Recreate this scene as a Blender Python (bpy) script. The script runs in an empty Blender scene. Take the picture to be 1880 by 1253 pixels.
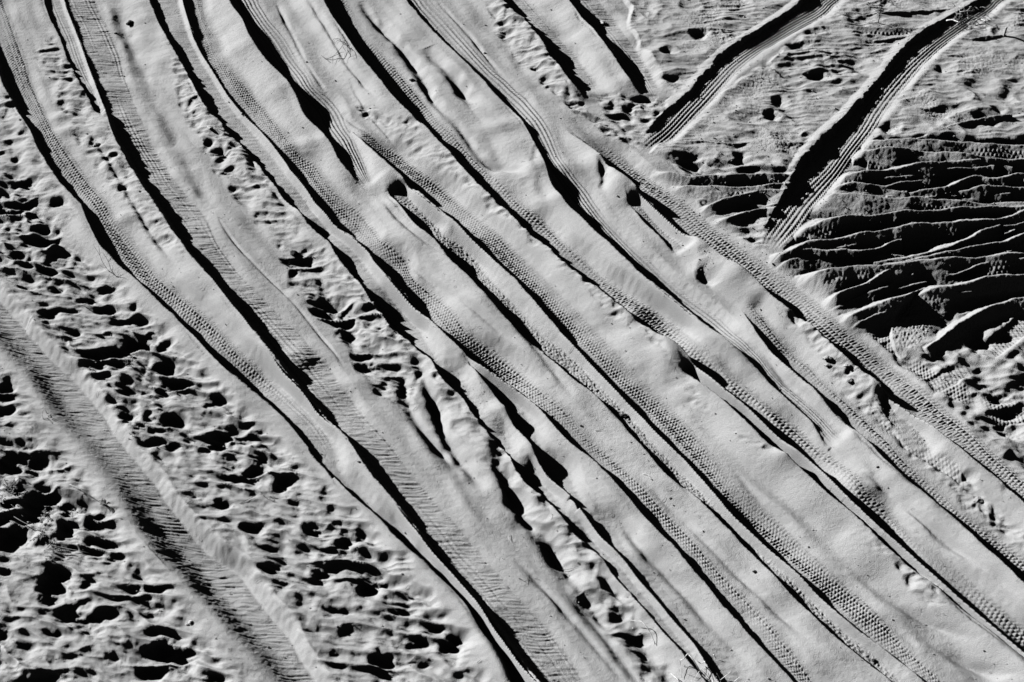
import bpy, math, random
import numpy as np
random.seed(7)
scene = bpy.context.scene
# ------------------------------------------------------------------ camera
CAM_H, PITCH, FOCAL = 8.3, math.radians(50), 50.0
cam_data = bpy.data.cameras.new("camera"); cam = bpy.data.objects.new("camera", cam_data)
scene.collection.objects.link(cam); scene.camera = cam
cam_data.lens = FOCAL; cam_data.sensor_width = 36; cam_data.clip_end = 500
cam.location = (0, 0, CAM_H); cam.rotation_euler = (math.radians(90) - PITCH, 0, 0)
# ------------------------------------------------------------------ light
SUN_EL, SUN_AZ = math.radians(24), math.radians(152)   # azimuth measured counter-clockwise from +x
world = bpy.data.worlds.new("World"); scene.world = world; world.use_nodes = True
wn, wl = world.node_tree.nodes, world.node_tree.links
bg = wn["Background"]; sky = wn.new("ShaderNodeTexSky"); sky.sky_type = 'NISHITA'; sky.sun_disc = False
sky.sun_elevation = SUN_EL; sky.sun_rotation = math.radians(90) - SUN_AZ
sky.altitude = 3000; sky.air_density = 0.12; sky.dust_density = 0.0; sky.ozone_density = 3.0
sep = wn.new("ShaderNodeSeparateColor"); comb = wn.new("ShaderNodeCombineColor")   # black-and-white photograph taken through a red filter
wl.new(sky.outputs[0], sep.inputs[0])
for k in range(3): wl.new(sep.outputs[0], comb.inputs[k])
wl.new(comb.outputs[0], bg.inputs[0]); bg.inputs[1].default_value = 0.05
sd = bpy.data.lights.new("sun", 'SUN'); sd.energy = 5.0; sd.angle = math.radians(0.5); sd.color = (1, 1, 1)
sun = bpy.data.objects.new("sun", sd); scene.collection.objects.link(sun)
from mathutils import Vector
sdir = Vector((math.cos(SUN_AZ)*math.cos(SUN_EL), math.sin(SUN_AZ)*math.cos(SUN_EL), math.sin(SUN_EL)))
sun.rotation_euler = sdir.to_track_quat('Z', 'Y').to_euler(); sun.location = (-6, 10, 6)
scene.view_settings.view_transform = 'Standard'; scene.view_settings.look = 'None'
scene.view_settings.gamma = 1.0; scene.view_settings.use_curve_mapping = False
scene.view_settings.exposure = 0.92
scene.cycles.diffuse_bounces = 0

# ------------------------------------------------------------------ pixel -> ground
cP, sP = math.cos(PITCH), math.sin(PITCH)
def unproj(px, py, z=0.0):
    px = np.asarray(px, float); py = np.asarray(py, float); z = np.asarray(z, float)
    cx = (px-940)/1880*36/FOCAL; cy = -(py-626.5)/1880*36/FOCAL
    dx = cx; dy = cP + cy*sP; dz = -sP + cy*cP
    t = (z-CAM_H)/dz
    return t*dx, t*dy
def up1(px, py, z=0.0):
    a, b = unproj(px, py, z); return float(a), float(b)
TANEL = math.tan(SUN_EL); RAY = np.array([-math.cos(SUN_AZ), -math.sin(SUN_AZ)])

# ------------------------------------------------------------------ raster of the sand
F = np.float32
STEP = 0.0055
def axis(a, b):
    core = np.arange(a, b, STEP); g = [0.0]; s = STEP
    while g[-1] < 34: s *= 1.09; g.append(g[-1]+s)
    g = np.array(g[1:]); return np.concatenate([(a-g)[::-1], core, core[-1]+g]).astype(F)
xs = axis(-5.5, 5.5); ys = axis(3.7, 12.0)
NX, NY = len(xs), len(ys)
X, Y = np.meshgrid(xs, ys); XF, YF = X.ravel(), Y.ravel()
def hash2(ix, iy, seed):
    h = (ix.astype(np.uint32)*np.uint32(374761393) + iy.astype(np.uint32)*np.uint32(668265263) + np.uint32(seed*2246822519 & 0xffffffff))
    h = (h ^ (h >> np.uint32(13)))*np.uint32(1274126177); h ^= (h >> np.uint32(16))
    return h
def noise(x, y, seed=0):
    "gradient noise about -1..1"
    x = x.astype(F); y = y.astype(F)
    fx = np.floor(x); fy = np.floor(y); ix = fx.astype(np.int32); iy = fy.astype(np.int32)
    fx = x-fx; fy = y-fy
    def g(dx, dy):
        a = hash2(ix+dx, iy+dy, seed).astype(F)*F(2*math.pi/4294967296.0)
        return np.cos(a)*(fx-dx) + np.sin(a)*(fy-dy)
    u = fx*fx*fx*(fx*(fx*6-15)+10); v = fy*fy*fy*(fy*(fy*6-15)+10)
    a = g(0, 0); a += (g(1, 0)-a)*u
    b = g(0, 1); b += (g(1, 1)-b)*u
    return (a+(b-a)*v)*F(1.5)
def sstep(a, b, x):
    t = np.clip((x-a)/(b-a), 0, 1); return t*t*(3-2*t)
def win(x0, x1, y0, y1):
    return slice(max(0, np.searchsorted(ys, y0)), np.searchsorted(ys, y1)), slice(max(0, np.searchsorted(xs, x0)), np.searchsorted(xs, x1))

# ------------------------------------------------------------------ traced ruts: rows of (y, left lip, shadow edge, right edge) in photograph pixels
TR = {}
def T(name, rows, **k): TR[name] = (np.array([float(v) for v in rows.replace(':', ',').replace(';', ',').split(',')]).reshape(-1, 4), k)
T('Z', '0:80,90,115;34:92,105,132;67:110,118,147;101:120,132,158;134:138,144,170;168:158,164,183;201:171,184,195;225:190,200,208', pat='wrinkle', amp=.3, end=(0,1), fall=.3)
T('A', '117:-8,13,50;151:3,33,59;201:30,55,82;235:55,72,97;268:67,84,120;302:87,104,144;335:110,131,167;369:145,156,198;402:159,178,214;443:178,201,248;477:209,227,275;510:248,256,298;544:280,290,338;578:318,330,379;611:352,368,415;645:382,397,442;678:415,431,475;712:455,472,515;745:500,512,555;779:532,542,590;833:577,583,620;877:617,621,628;892:630,644,651;905:641,655,662;925:668,672,679;945:691,697,704;960:703,718,725;975:715,735,742;990:730,745,752;1010:755,758,765;1025:772,788,795;1040:786,806,813;1060:808,828,835;1075:825,838,845;1090:842,845,852;1110:855,868,875;1130:866,885,892;1150:878,897,904;1170:890,908,915;1188:905,918,925;1220:925,937,944;1253:940,955,962', pat='multi', fade=700, fall=.26, tilt=.06)
T('B', '0:117,134,171;34:131,158,188;67:144,168,204;101:156,184,218;134:168,198,225;168:181,204,238;201:194,214,250;235:204,231,265;268:218,251,278;302:238,271,302;335:258,281,322;369:281,312,352;402:302,335,379;443:332,355,399;477:355,388,418;510:389,414,446;544:415,440,480;578:445,473,510;611:469,498,546;645:494,522,577;678:520,557,604;712:554,580,631;745:577,613,654;762:594,618,668;779:616,634,685;812:644,663,716;833:656,685,728;867:678,708,754;900:708,738,778;934:735,762,809;967:762,785,842;1001:788,812,869;1034:819,845,896;1068:849,879,926;1101:876,901,953;1135:897,930,987;1168:923,964,1017;1202:947,990,1041;1235:975,1020,1061;1253:992,1035,1075', pat='wrinkle', amp=1.2, fall=.42, tilt=.07)
T('D', '0:273,290,325;34:288,307,335;67:305,322,345;101:325,345,368;134:345,365,390;168:362,385,415;201:382,402,435;218:402,419,447;235:409,432,460;251:430,442,472;275:450,463,488;300:472,487,508;318:487,496,520;335:500,507,535;360:518,530,555;385:545,555,580;410:564,587,608;427:581,599,625;440:602,608,635;460:612,628,650;477:622,648,662;494:638,658,675;510:656,664,690;525:664,668,698;544:681,700,712;578:705,738,748;611:731,767,775;628:752,777,785;645:772,788,796;656:790,793,805;680:800,803,828;690:806,818,835;700:812,835,845;715:830,853,862;727:850,855,870;745:860,865,885;765:872,878,900;785:886,905,915;800:900,922,930;826:930,936,948;845:938,942,960;863:944,962,975;890:970,995,1005;920:1010,1017,1030;945:1030,1034,1048;974:1052,1062,1080;995:1070,1090,1105;1017:1102,1108,1122;1040:1115,1122,1145;1080:1150,1158,1180;1118:1185,1192,1215;1160:1220,1230,1250;1210:1262,1272,1295;1253:1300,1308,1330', pat='none', fall=.3)
T('D2', '640:835,838,850;680:865,868,885;710:895,900,915;725:908,920,932;760:930,958,965;790:950,978,985;812:972,980,992;826:978,984,1000;840:984,1000,1012;870:1005,1035,1045;895:1032,1051,1060;905:1047,1051,1064;925:1060,1064,1080;943:1074,1082,1095;965:1090,1110,1120;990:1110,1135,1145;1007:1130,1138,1150;1024:1146,1149,1170;1060:1172,1190,1205;1090:1200,1213,1235;1128:1230,1240,1262;1150:1250,1255,1280;1175:1272,1285,1310;1205:1290,1308,1335;1230:1305,1328,1355;1253:1325,1345,1370', pat='none', end=(1,0), fall=.22)
T('E', '0:335,355,372;34:345,367,379;67:355,377,395;101:374,387,412;134:395,407,439;168:416,427,462;201:443,464,487;235:477,487,515;268:504,517,540;285:517,527,552;302:527,550,581;335:557,574,601;369:581,601,631;402:611,638,672;427:641,665,690;443:661,670,705;460:678,700,725;477:688,725,742;510:715,738,760;544:748,772,798;560:762,786,820;578:785,802,840;611:815,822,868;628:832,837,890;660:868,873,925;690:915,920,960;712:950,956,992;728:970,976,1015;745:988,994,1040;779:1016,1027,1063;812:1046,1054,1092;833:1078,1089,1114;867:1112,1126,1155;900:1145,1158,1192;934:1173,1190,1220;967:1202,1218,1255;1001:1235,1250,1285;1034:1262,1275,1312;1068:1295,1307,1341;1101:1319,1336,1371;1135:1349,1366,1405;1168:1380,1392,1435;1202:1413,1424,1460;1235:1443,1453,1485;1253:1460,1467,1502', pat='multi', fall=.4)
T('F2', '328:706,718,725;352:715,738,748;369:728,748,756;385:742,758,770;402:755,772,788;419:768,785,805;430:785,792,815;443:802,812,835;477:825,852,872;510:865,886,899;544:896,912,930;578:924,947,958;594:940,957,974;611:960,970,994;628:977,984,1011;645:997,1004,1034;661:1019,1026,1051;678:1034,1045,1071;695:1053,1060,1091;712:1080,1087,1111;728:1098,1108,1125;745:1114,1125,1140;762:1131,1141,1159;779:1145,1155,1176;795:1158,1168,1187;812:1173,1181,1200;833:1190,1197,1218;867:1220,1230,1248;900:1262,1270,1285;934:1303,1308,1325;960:1325,1340,1350;985:1350,1365,1375;1010:1377,1385,1400;1034:1400,1408,1425;1081:1442,1450,1470;1111:1475,1483,1505;1145:1507,1513,1535;1185:1555,1560,1580;1215:1593,1598,1615;1253:1640,1645,1660', pat='rough', end=(1,0), fall=.3)
T('F', '0:419,442,470;34:446,467,492;67:459,490,520;101:480,514,537;134:515,540,564;151:530,546,574;168:540,564,587;184:547,582,604;201:554,594,618;218:565,601,628;235:588,607,638;251:597,624,649;268:611,631,654;285:618,641,662;302:628,651,668;318:644,658,675;335:661,672,681;352:672,680,690', pat='rib', end=(0,1), fall=.4)
T('G', '215:636,638,652;225:640,643,660;235:648,654,671;251:662,668,688;268:675,681,708;285:695,703,733;302:715,723,755;318:735,742,782;335:750,762,803;352:767,783,822;369:788,807,839;385:809,822,855;402:834,848,880;419:850,862,905;443:876,890,932;460:893,907,947;477:908,923,963;510:943,957,997;544:974,987,1031;578:1004,1017,1066;611:1034,1047,1100;645:1068,1081,1129;678:1098,1111,1158;712:1131,1148,1192;745:1165,1183,1228;779:1195,1216,1262;812:1228,1247,1292;833:1252,1267,1312;867:1281,1297,1342;900:1309,1322,1368;934:1338,1351,1400;967:1374,1391,1438;1001:1411,1428,1475;1034:1447,1460,1511;1068:1482,1492,1548;1101:1514,1524,1584;1135:1552,1560,1619;1168:1598,1604,1650;1202:1641,1645,1682;1235:1680,1684,1716;1253:1700,1703,1740', pat='multi', end=(1,0), fall=.35)
T('H', '0:594,624,638;34:614,644,658;67:639,664,677;101:661,687,705;134:688,715,735;168:716,742,765;201:745,772,792;218:764,782,805;235:783,799,827;251:800,815,842;268:815,835,853;285:832,852,868;302:846,866,884;318:862,879,898;335:877,896,919;352:892,911,937;369:913,926,957;385:931,943,972;402:950,965,993;427:974,999,1018;443:998,1011,1036;460:1019,1034,1058;477:1031,1051,1074;494:1050,1067,1090;510:1072,1086,1108;527:1094,1107,1131;544:1117,1129,1155;561:1139,1155,1185;578:1160,1178,1212;594:1177,1197,1232;611:1200,1218,1255;625:1225,1232,1272;645:1255,1262,1298;660:1272,1285,1312;678:1290,1302,1332;695:1309,1317,1352;712:1329,1337,1376;728:1350,1359,1396;745:1372,1381,1418;762:1388,1396,1435;779:1408,1417,1453;812:1446,1454,1492;833:1476,1488,1514;850:1494,1512,1538;867:1511,1531,1566;883:1526,1544,1588;900:1543,1553,1604;917:1560,1568,1615;934:1579,1592,1628;950:1597,1611,1643;967:1616,1633,1659;984:1638,1653,1679;1001:1658,1670,1703;1034:1695,1704,1745;1068:1735,1745,1784;1101:1776,1788,1824;1135:1817,1830,1863;1168:1856,1869,1900;1200:1893,1906,1940', pat='multi', fall=.34)
T('H3', '650:1243,1247,1256;670:1255,1275,1282;690:1270,1300,1305;705:1290,1314,1320;717:1312,1318,1327;735:1330,1335,1350;750:1347,1355,1368;765:1362,1385,1393;790:1385,1410,1418;812:1405,1432,1440;833:1435,1442,1455;850:1460,1475,1490;867:1478,1510,1517;883:1497,1524,1530;900:1514,1542,1549;917:1534,1554,1561;927:1550,1556,1567;940:1562,1568,1585;960:1585,1592,1608;980:1602,1618,1628;1000:1622,1640,1650;1015:1640,1655,1665;1030:1658,1668,1683;1050:1682,1688,1703;1080:1718,1723,1743;1110:1750,1754,1776;1150:1800,1803,1826;1190:1845,1848,1873;1220:1880,1883,1905', pat='none', end=(1,0), fall=.25)
T('I', '0:745,752,788;34:774,782,822;67:806,815,849;101:842,849,879;134:874,882,909;151:890,900,930;168:905,915,948;184:920,935,965;201:940,951,982;218:955,964,998;235:967,976,1009;251:977,984,1017;268:986,995,1023;285:994,1005,1029;302:1001,1016,1037;318:1005,1027,1050;335:1012,1041,1062;352:1022,1054,1077;369:1035,1064,1088;385:1052,1078,1099;402:1070,1094,1111;427:1096,1118,1135;443:1116,1135,1153;460:1133,1151,1169;477:1151,1168,1186;494:1171,1185,1203;510:1190,1202,1221;527:1209,1219,1240;544:1232,1243,1262;561:1253,1270,1285;578:1272,1289,1306;594:1292,1306,1325;611:1313,1324,1343;628:1336,1346,1363;645:1358,1368,1382;661:1376,1386,1399;680:1394,1400,1415;698:1410,1415,1432;732:1445,1450,1470;765:1485,1490,1510;800:1515,1520,1540;833:1550,1555,1572', pat='rib', end=(0,1), fall=.4)
T('J0', '350:1142,1146,1162;360:1147,1151,1174;369:1151,1156,1181;385:1165,1171,1195;402:1178,1185,1208;418:1195,1206,1222;430:1207,1220,1238;443:1222,1235,1253;460:1235,1249,1263;477:1252,1262,1270', pat='multi', end=(1,1), fall=.25)
T('J', '545:1348,1352,1368;561:1358,1366,1385;578:1370,1378,1400;611:1388,1398,1426;645:1417,1430,1454;661:1434,1447,1471;678:1455,1471,1491;695:1474,1488,1510;712:1494,1507,1528;728:1511,1524,1545;745:1528,1541,1562;762:1546,1558,1580;779:1566,1579,1601;795:1585,1597,1621;812:1605,1616,1643;833:1620,1630,1662;850:1638,1648,1677;867:1656,1666,1692;883:1675,1684,1708;900:1695,1705,1727;917:1716,1730,1750;934:1737,1747,1769;950:1757,1769,1789;967:1774,1790,1810;984:1790,1806,1830;1001:1807,1822,1849;1017:1826,1839,1869;1034:1846,1859,1890;1055:1870,1885,1915', pat='multi', end=(1,0), fall=.3)
T('K', '185:1000,1002,1015;200:1015,1020,1035;218:1033,1041,1058;235:1048,1055,1078;251:1066,1072,1097;268:1088,1094,1118;285:1106,1118,1138;302:1120,1138,1158;318:1140,1155,1181;335:1163,1172,1205;352:1184,1193,1230;369:1202,1212,1253;385:1220,1232,1272;402:1239,1254,1292;419:1259,1272,1313;443:1298,1310,1349;460:1319,1331,1371;477:1340,1352,1396;494:1362,1373,1420;510:1384,1396,1441;527:1403,1415,1465;544:1424,1437,1488;561:1448,1460,1510;578:1473,1485,1531;594:1493,1503,1551;611:1510,1519,1571;628:1526,1536,1588;645:1545,1558,1606;661:1567,1580,1625;678:1589,1600,1646;695:1610,1619,1667;712:1631,1639,1688;728:1651,1660,1710;745:1672,1681,1733;762:1692,1701,1755;779:1712,1720,1777;795:1732,1741,1797;812:1753,1761,1817;833:1776,1783,1833;850:1797,1803,1850;867:1817,1823,1868;883:1838,1845,1886;900:1857,1863,1905;930:1890,1896,1940', pat='multi', end=(1,0), fall=.22, ef=.9)
T('L', '0:923,937,962;34:967,977,998;67:990,1007,1021;84:1003,1022,1041;101:1011,1040,1054;117:1024,1048,1068;134:1037,1061,1081;151:1049,1074,1092;168:1068,1088,1101;184:1088,1094,1108', pat='wrinkle', amp=.8, end=(0,1), fall=.25)
T('M', '0:1044,1061,1098;17:1059,1078,1110;34:1072,1098,1125;50:1088,1112,1137;67:1101,1121,1150;84:1114,1136,1163;101:1126,1153,1174;117:1136,1163,1183;134:1148,1177,1193;151:1161,1186,1202;168:1175,1196,1210;181:1196,1202,1215', pat='wrinkle', amp=.9, end=(0,1), fall=.3)
T('N', '0:1470,1519,1545;17:1450,1495,1528;34:1428,1464,1500;50:1400,1434,1470;67:1374,1408,1440;84:1346,1382,1412;101:1320,1353,1387;117:1303,1333,1367;134:1292,1316,1350;151:1280,1299,1334;168:1264,1281,1319;184:1247,1266,1305;201:1225,1253,1290;218:1204,1241,1275;235:1188,1222,1258;251:1175,1204,1240;264:1166,1190,1222;278:1164,1172,1200', pat='rib', end=(0,1), fall=.13, rag=3.2, rl=.04, rw=.12)
T('O', '0:1796,1822,1850;17:1772,1798,1828;34:1740,1772,1803;50:1710,1747,1780;67:1682,1725,1755;84:1660,1702,1732;101:1643,1679,1712;117:1631,1660,1696;134:1620,1644,1681;151:1608,1628,1666;168:1594,1613,1652;184:1578,1602,1641;201:1561,1592,1629;218:1548,1583,1619;235:1532,1573,1608;251:1511,1563,1596;268:1492,1551,1582;285:1477,1538,1569;302:1463,1525,1557;318:1452,1511,1543;335:1446,1492,1528;352:1440,1472,1514;369:1430,1456,1500;385:1421,1445,1490;402:1411,1436,1478;419:1403,1424,1464;440:1395,1410,1445;460:1393,1400,1425', pat='rib', end=(0,1), fall=.13, rag=3.2, rl=.045, rw=.13)
T('P', '534:1702,1718,1765;544:1682,1705,1752;561:1661,1682,1738;578:1645,1671,1726;594:1634,1658,1712;611:1631,1645,1701;628:1638,1643,1690;645:1652,1657,1684;661:1661,1666,1678', pat='rough', end=(1,1), fall=.15)
T('Q', '700:1608,1612,1640;712:1611,1616,1648;745:1619,1625,1666;779:1638,1643,1681;812:1661,1667,1698;835:1683,1688,1715;860:1705,1710,1735', pat='multi', end=(1,1), fall=.12)
T('W', '611:-33,-17,52;645:-5,13,85;678:29,48,115;712:54,82,152;745:74,102,179;779:100,130,206;812:135,154,226;867:178,199,270;900:198,226,295;934:220,253,318;967:240,276,346;1001:268,304,371;1027:294,330,393;1051:314,353,428;1068:329,370,454;1101:361,400,480;1135:391,428,503;1168:420,458,533;1202:451,485,555;1235:479,510,576;1253:494,524,588', pat='wrinkle', amp=1.3, fall=.3, soft=1, hs=.27, tilt=.13, clear=.16, rl=.035, rw=.16)
# soft shallow valleys: centre line, half width in px, depth in m
SOFT = [([(208,0),(228,60),(255,114),(290,190),(325,260),(350,310),(375,355),(396,395)], 16, .015),
 ([(396,395),(430,445),(500,515),(540,551),(597,624),(637,675)], 3, .008),
 ([(505,0),(535,60),(565,120),(600,170),(640,220),(700,260),(770,320),(850,395)], 5, .010),
 ([(640,150),(680,215),(740,280),(800,330)], 4, .01),
 ([(690,20),(730,80),(760,120),(800,190),(850,240),(880,300),(950,350),(1000,330)], 12, .03),
 ([(660,0),(700,50),(745,90),(800,170)], 9, .025),
 ([(780,90),(830,140),(860,180),(880,200)], 14, .045),
 ([(700,430),(760,490),(830,545),(900,600),(960,650)], 7, .016),
 ([(1010,440),(1080,490),(1150,540),(1220,590),(1290,625)], 9, .02),
 ([(900,560),(960,620),(1020,690),(1060,740)], 8, .02),
 ([(760,640),(790,720),(820,800),(850,850),(900,900)], 12, .04),
 ([(740,690),(745,730),(760,770),(830,850),(850,880)], 9, .03),
 ([(910,800),(930,880),(960,940),(1010,1010),(1060,1080)], 16, .045),
 ([(985,950),(1030,1020),(1070,1090),(1110,1140),(1140,1180)], 12, .035),
 ([(1130,1110),(1160,1150),(1200,1200),(1250,1253),(1280,1290)], 22, .04),
 ([(1020,1060),(1090,1140),(1160,1230),(1190,1270)], 10, .02),
 ([(1060,1010),(1110,1060),(1160,1120),(1200,1160)], 12, .04),
 ([(1560,830),(1600,870),(1640,930)], 12, .03),
 ([(1380,620),(1430,690),(1500,770),(1540,840)], 10, .03),
 ([(1480,690),(1540,770),(1590,820),(1660,880),(1720,930),(1790,990),(1880,1070)], 12, .03),
 ([(1120,930),(1180,1010),(1240,1070),(1300,1140),(1350,1190),(1400,1253)], 10, .022),
 ([(1680,1160),(1740,1200),(1800,1230),(1880,1253)], 10, .02),
 ([(1560,1040),(1640,1110),(1720,1150),(1800,1190)], 8, .015),
 ([(60,430),(110,440),(150,470),(190,500)], 8, .035),
 ([(560,0),(600,60),(640,130),(700,200)], 6, .02), ([(480,330),(540,400),(600,450)], 8, .02), ([(690,360),(760,440),(850,500),(930,590),(1010,660)], 6, .018), ([(870,480),(960,580),(1060,680),(1160,780)], 6, .015),
 ([(1150,850),(1260,960),(1380,1080),(1500,1190)], 7, .016), ([(1340,860),(1450,980),(1560,1090),(1700,1200)], 8, .02), ([(1500,800),(1620,900),(1750,1010),(1880,1110)], 8, .02), ([(1250,560),(1340,640),(1440,730)], 6, .018),
 ([(930,1010),(1010,1090),(1080,1170),(1150,1253)], 6, .014), ([(800,0),(860,60),(930,150),(990,230)], 5, .012), ([(160,240),(220,330),(270,420),(330,500)], 7, .015), ([(1000,620),(1090,720),(1190,830),(1290,940)], 5, .012),
 ([(1100,300),(1110,330),(1115,345)], 10, .06)]
RIDGE = [([(1604,253),(1682,256),(1759,260),(1879,268)], .09), ([(1588,268),(1628,270),(1698,275),(1765,285),(1816,290),(1879,288)], .12),
 ([(1551,315),(1615,310),(1682,300),(1735,295),(1782,291)], .13), ([(1524,335),(1568,333),(1621,340),(1675,332)], .11),
 ([(1648,349),(1700,346),(1742,343),(1782,322),(1832,327),(1880,318)], .11), ([(1742,345),(1810,342),(1880,342)], .12),
 ([(1507,352),(1568,355),(1635,364),(1682,364),(1765,369),(1880,375)], .12), ([(1480,405),(1568,397),(1665,389),(1749,382),(1880,377)], .15),
 ([(1440,454),(1487,442),(1561,433),(1615,423),(1682,413),(1749,410),(1816,402),(1866,389),(1900,380)], .15),
 ([(1413,467),(1474,453),(1524,458),(1568,463),(1615,457),(1635,443)], .12), ([(1625,469),(1682,468),(1715,457),(1782,437),(1819,413)], .14),
 ([(1638,472),(1682,472),(1749,460),(1816,447),(1879,432)], .15), ([(1454,499),(1514,497),(1568,490),(1628,488),(1675,479),(1735,474),(1799,474),(1849,470),(1880,465)], .15),
 ([(1517,542),(1568,527),(1601,514),(1635,494),(1668,489)], .13), ([(1521,544),(1581,527),(1615,517),(1658,507)], .1), ([(1755,494),(1816,480),(1880,474)], .14),
 ([(1551,574),(1615,554),(1665,542),(1712,527),(1765,524),(1799,514),(1880,504)], .13),
 ([(1215,305),(1260,320),(1320,322),(1400,318),(1480,322)], .10), ([(1240,335),(1300,340),(1370,345),(1450,335)], .08), ([(1230,250),(1290,258),(1350,262),(1420,255),(1500,262)], .06),
 ([(1290,375),(1340,360),(1400,345),(1450,352)], .08), ([(1300,400),(1350,395),(1400,380),(1440,385)], .06), ([(1880,545),(1820,560),(1760,590),(1720,625)], .07),
 ([(1620,70),(1700,62),(1780,70),(1880,60)], .05), ([(1510,40),(1600,50),(1690,52),(1740,40)], .06), ([(1560,25),(1650,22),(1760,15)], .05), ([(1690,250),(1760,225),(1840,212)],.05)]
PITS = [(50,848,55,22),(70,917,42,30),(147,930,38,20),(35,985,55,34),(125,960,32,12),(172,955,14,17),(114,1068,36,26),(94,1098,26,10),(157,1131,45,26),(5,1161,20,22),(107,1163,30,9),(328,1196,42,26),(280,1110,42,16),(65,1245,36,20),(215,1208,32,10),(45,1180,20,10),(285,1078,16,7),(467,867,22,14),(523,883,16,16),(580,969,24,10),(641,994,22,12),(715,1213,32,24),(845,1175,34,18),(705,1068,24,12),(792,1111,16,9),(590,1054,20,10),(503,1041,24,9),(678,1074,16,11),(537,922,13,7),(490,962,16,7),(735,1121,24,10),(635,1118,32,9),(752,1181,26,13),(490,1004,36,9),(418,923,20,10),(465,967,20,10),(355,910,30,9),(20,538,13,6),(104,531,16,7),(198,567,16,8),(94,576,20,8),(90,591,14,6),(258,628,26,16),(308,610,16,9),(308,632,18,8),(215,641,26,10),(171,651,22,8),(154,690,15,7),(302,672,28,10),(241,713,20,14),(282,727,20,9),(322,702,22,12),(308,715,30,8),(409,732,24,13),(442,796,44,13),(318,769,32,13),(231,762,26,12),(208,733,17,6),(268,815,24,10),(315,819,16,10),(402,816,26,14),(35,815,40,12),(30,661,17,9),(50,527,24,6),(25,565,16,6),(84,559,17,5),(164,549,22,6),(201,527,26,6),(128,569,24,5),(141,606,13,5),(235,583,30,7),(121,620,17,7),(3,712,15,10),
 (1273,288,27,12),(1285,64,17,8),(1228,95,13,8),(1235,145,14,6),(1430,186,14,10),(1418,213,13,9),(1470,88,18,8),(1413,122,9,8),(1500,140,16,9),(1728,128,12,7),(1495,62,16,6),(1635,235,17,12),(1815,220,24,9),(1835,200,12,5),(1360,285,14,8),
 (1839,574,20,12),(1792,618,26,20),(1856,611,18,7),(1846,722,30,12),(1856,752,22,10),(1862,785,22,18),(1852,524,17,9),(1782,877,13,11),(1845,905,10,8),(1560,690,8,6),(1553,725,9,7),(1583,750,9,7),
 (611,561,28,15),(644,608,20,11),(674,668,18,9),(741,712,9,24),(1302,492,22,27),(1113,325,11,22),(228,352,9,8),(410,283,20,8),(385,264,9,6),(173,268,9,9),(1020,75,14,8),(985,125,9,6),(965,430,9,6),(1080,535,12,9),(1175,600,14,18),(985,290,9,20),(765,240,16,10),(1460,590,22,14),(45,250,12,7),(30,292,10,6),(60,335,20,9),(110,372,14,6),(20,320,18,7),(75,420,16,6),(8,375,14,6),(30,455,20,6)]
# rough areas: polygon, base height, amplitude, wavelength across, length ratio, kind
ROUGH = [([(1480,300),(1620,250),(1960,250),(1960,520),(1560,560),(1440,480)], -.07, .04, .14, 2.4, 'wave', 14),
 ([(-80,300),(20,330),(120,420),(220,520),(340,640),(500,790),(600,880),(740,1020),(880,1190),(910,1300),(-120,1300)], -.0, .050, .140, 2.2, 'wave', 18),
 ([(-60,140),(5,150),(80,290),(140,400),(100,430),(-60,330)], .01, .045, .16, 2.2, 'wave', 10),
 ([(95,60),(180,170),(250,290),(345,450),(350,500),(270,440),(175,310),(110,200),(60,90)], .01, .034, .13, 2.0, 'wave', 14),
 ([(300,90),(340,110),(410,220),(470,290),(545,400),(580,460),(510,450),(425,350),(350,240)], .0, .036, .13, 1.9, 'wave', 12),
 ([(515,470),(600,455),(700,570),(790,665),(740,760),(690,720),(600,590),(540,530)], -.01, .045, .14, 2.0, 'wave', 12),
 ([(880,0),(960,30),(1060,180),(1180,270),(1130,260),(1050,200),(950,110)], .0, .038, .12, 2.0, 'wave', 10),
 ([(1080,170),(1230,175),(1180,280)], .0, .045, .14, 1.8, 'wave', 10),
 ([(1140,-40),(1520,-40),(1460,30),(1260,180),(1180,130)], .03, .045, .18, 2.0, 'lumpy', 10),
 ([(1540,-40),(1960,-60),(1960,270),(1610,270),(1540,230),(1450,320),(1190,280),(1280,200),(1480,60)], .03, .050, .17, 2.0, 'lumpy', 10),
 ([(1230,290),(1490,290),(1400,460),(1330,420)], .0, .045, .16, 2.2, 'wave', 14),
 ([(1500,510),(1960,500),(1960,1020),(1880,890),(1700,700),(1560,580)], -.01, .058, .16, 1.8, 'chaos', 12),
 ([(1440,585),(1500,590),(1700,800),(1960,1060),(1960,1120),(1700,860),(1560,730)], .0, .035, .11, 1.4, 'chaos', 10),
 ([(650,190),(750,230),(830,300),(950,420),(1060,500),(1170,600),(1150,620),(1000,480),(850,350),(740,270)], .0, .030, .12, 1.8, 'wave', 10),
 ([(1180,620),(1240,680),(1330,790),(1430,850),(1380,840),(1270,740)], .0, .028, .13, 1.8, 'wave', 10),
 ([(1540,910),(1640,1010),(1760,1130),(1700,1120),(1600,1020)], .0, .032, .13, 1.5, 'wave', 10),
 ([(780,660),(880,760),(1000,900),(1100,1010),(1180,1130),(1260,1253),(1180,1253),(1080,1120),(990,980),(890,860),(790,740)], -.005, .038, .19, 1.5, 'wave', 14)]
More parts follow.
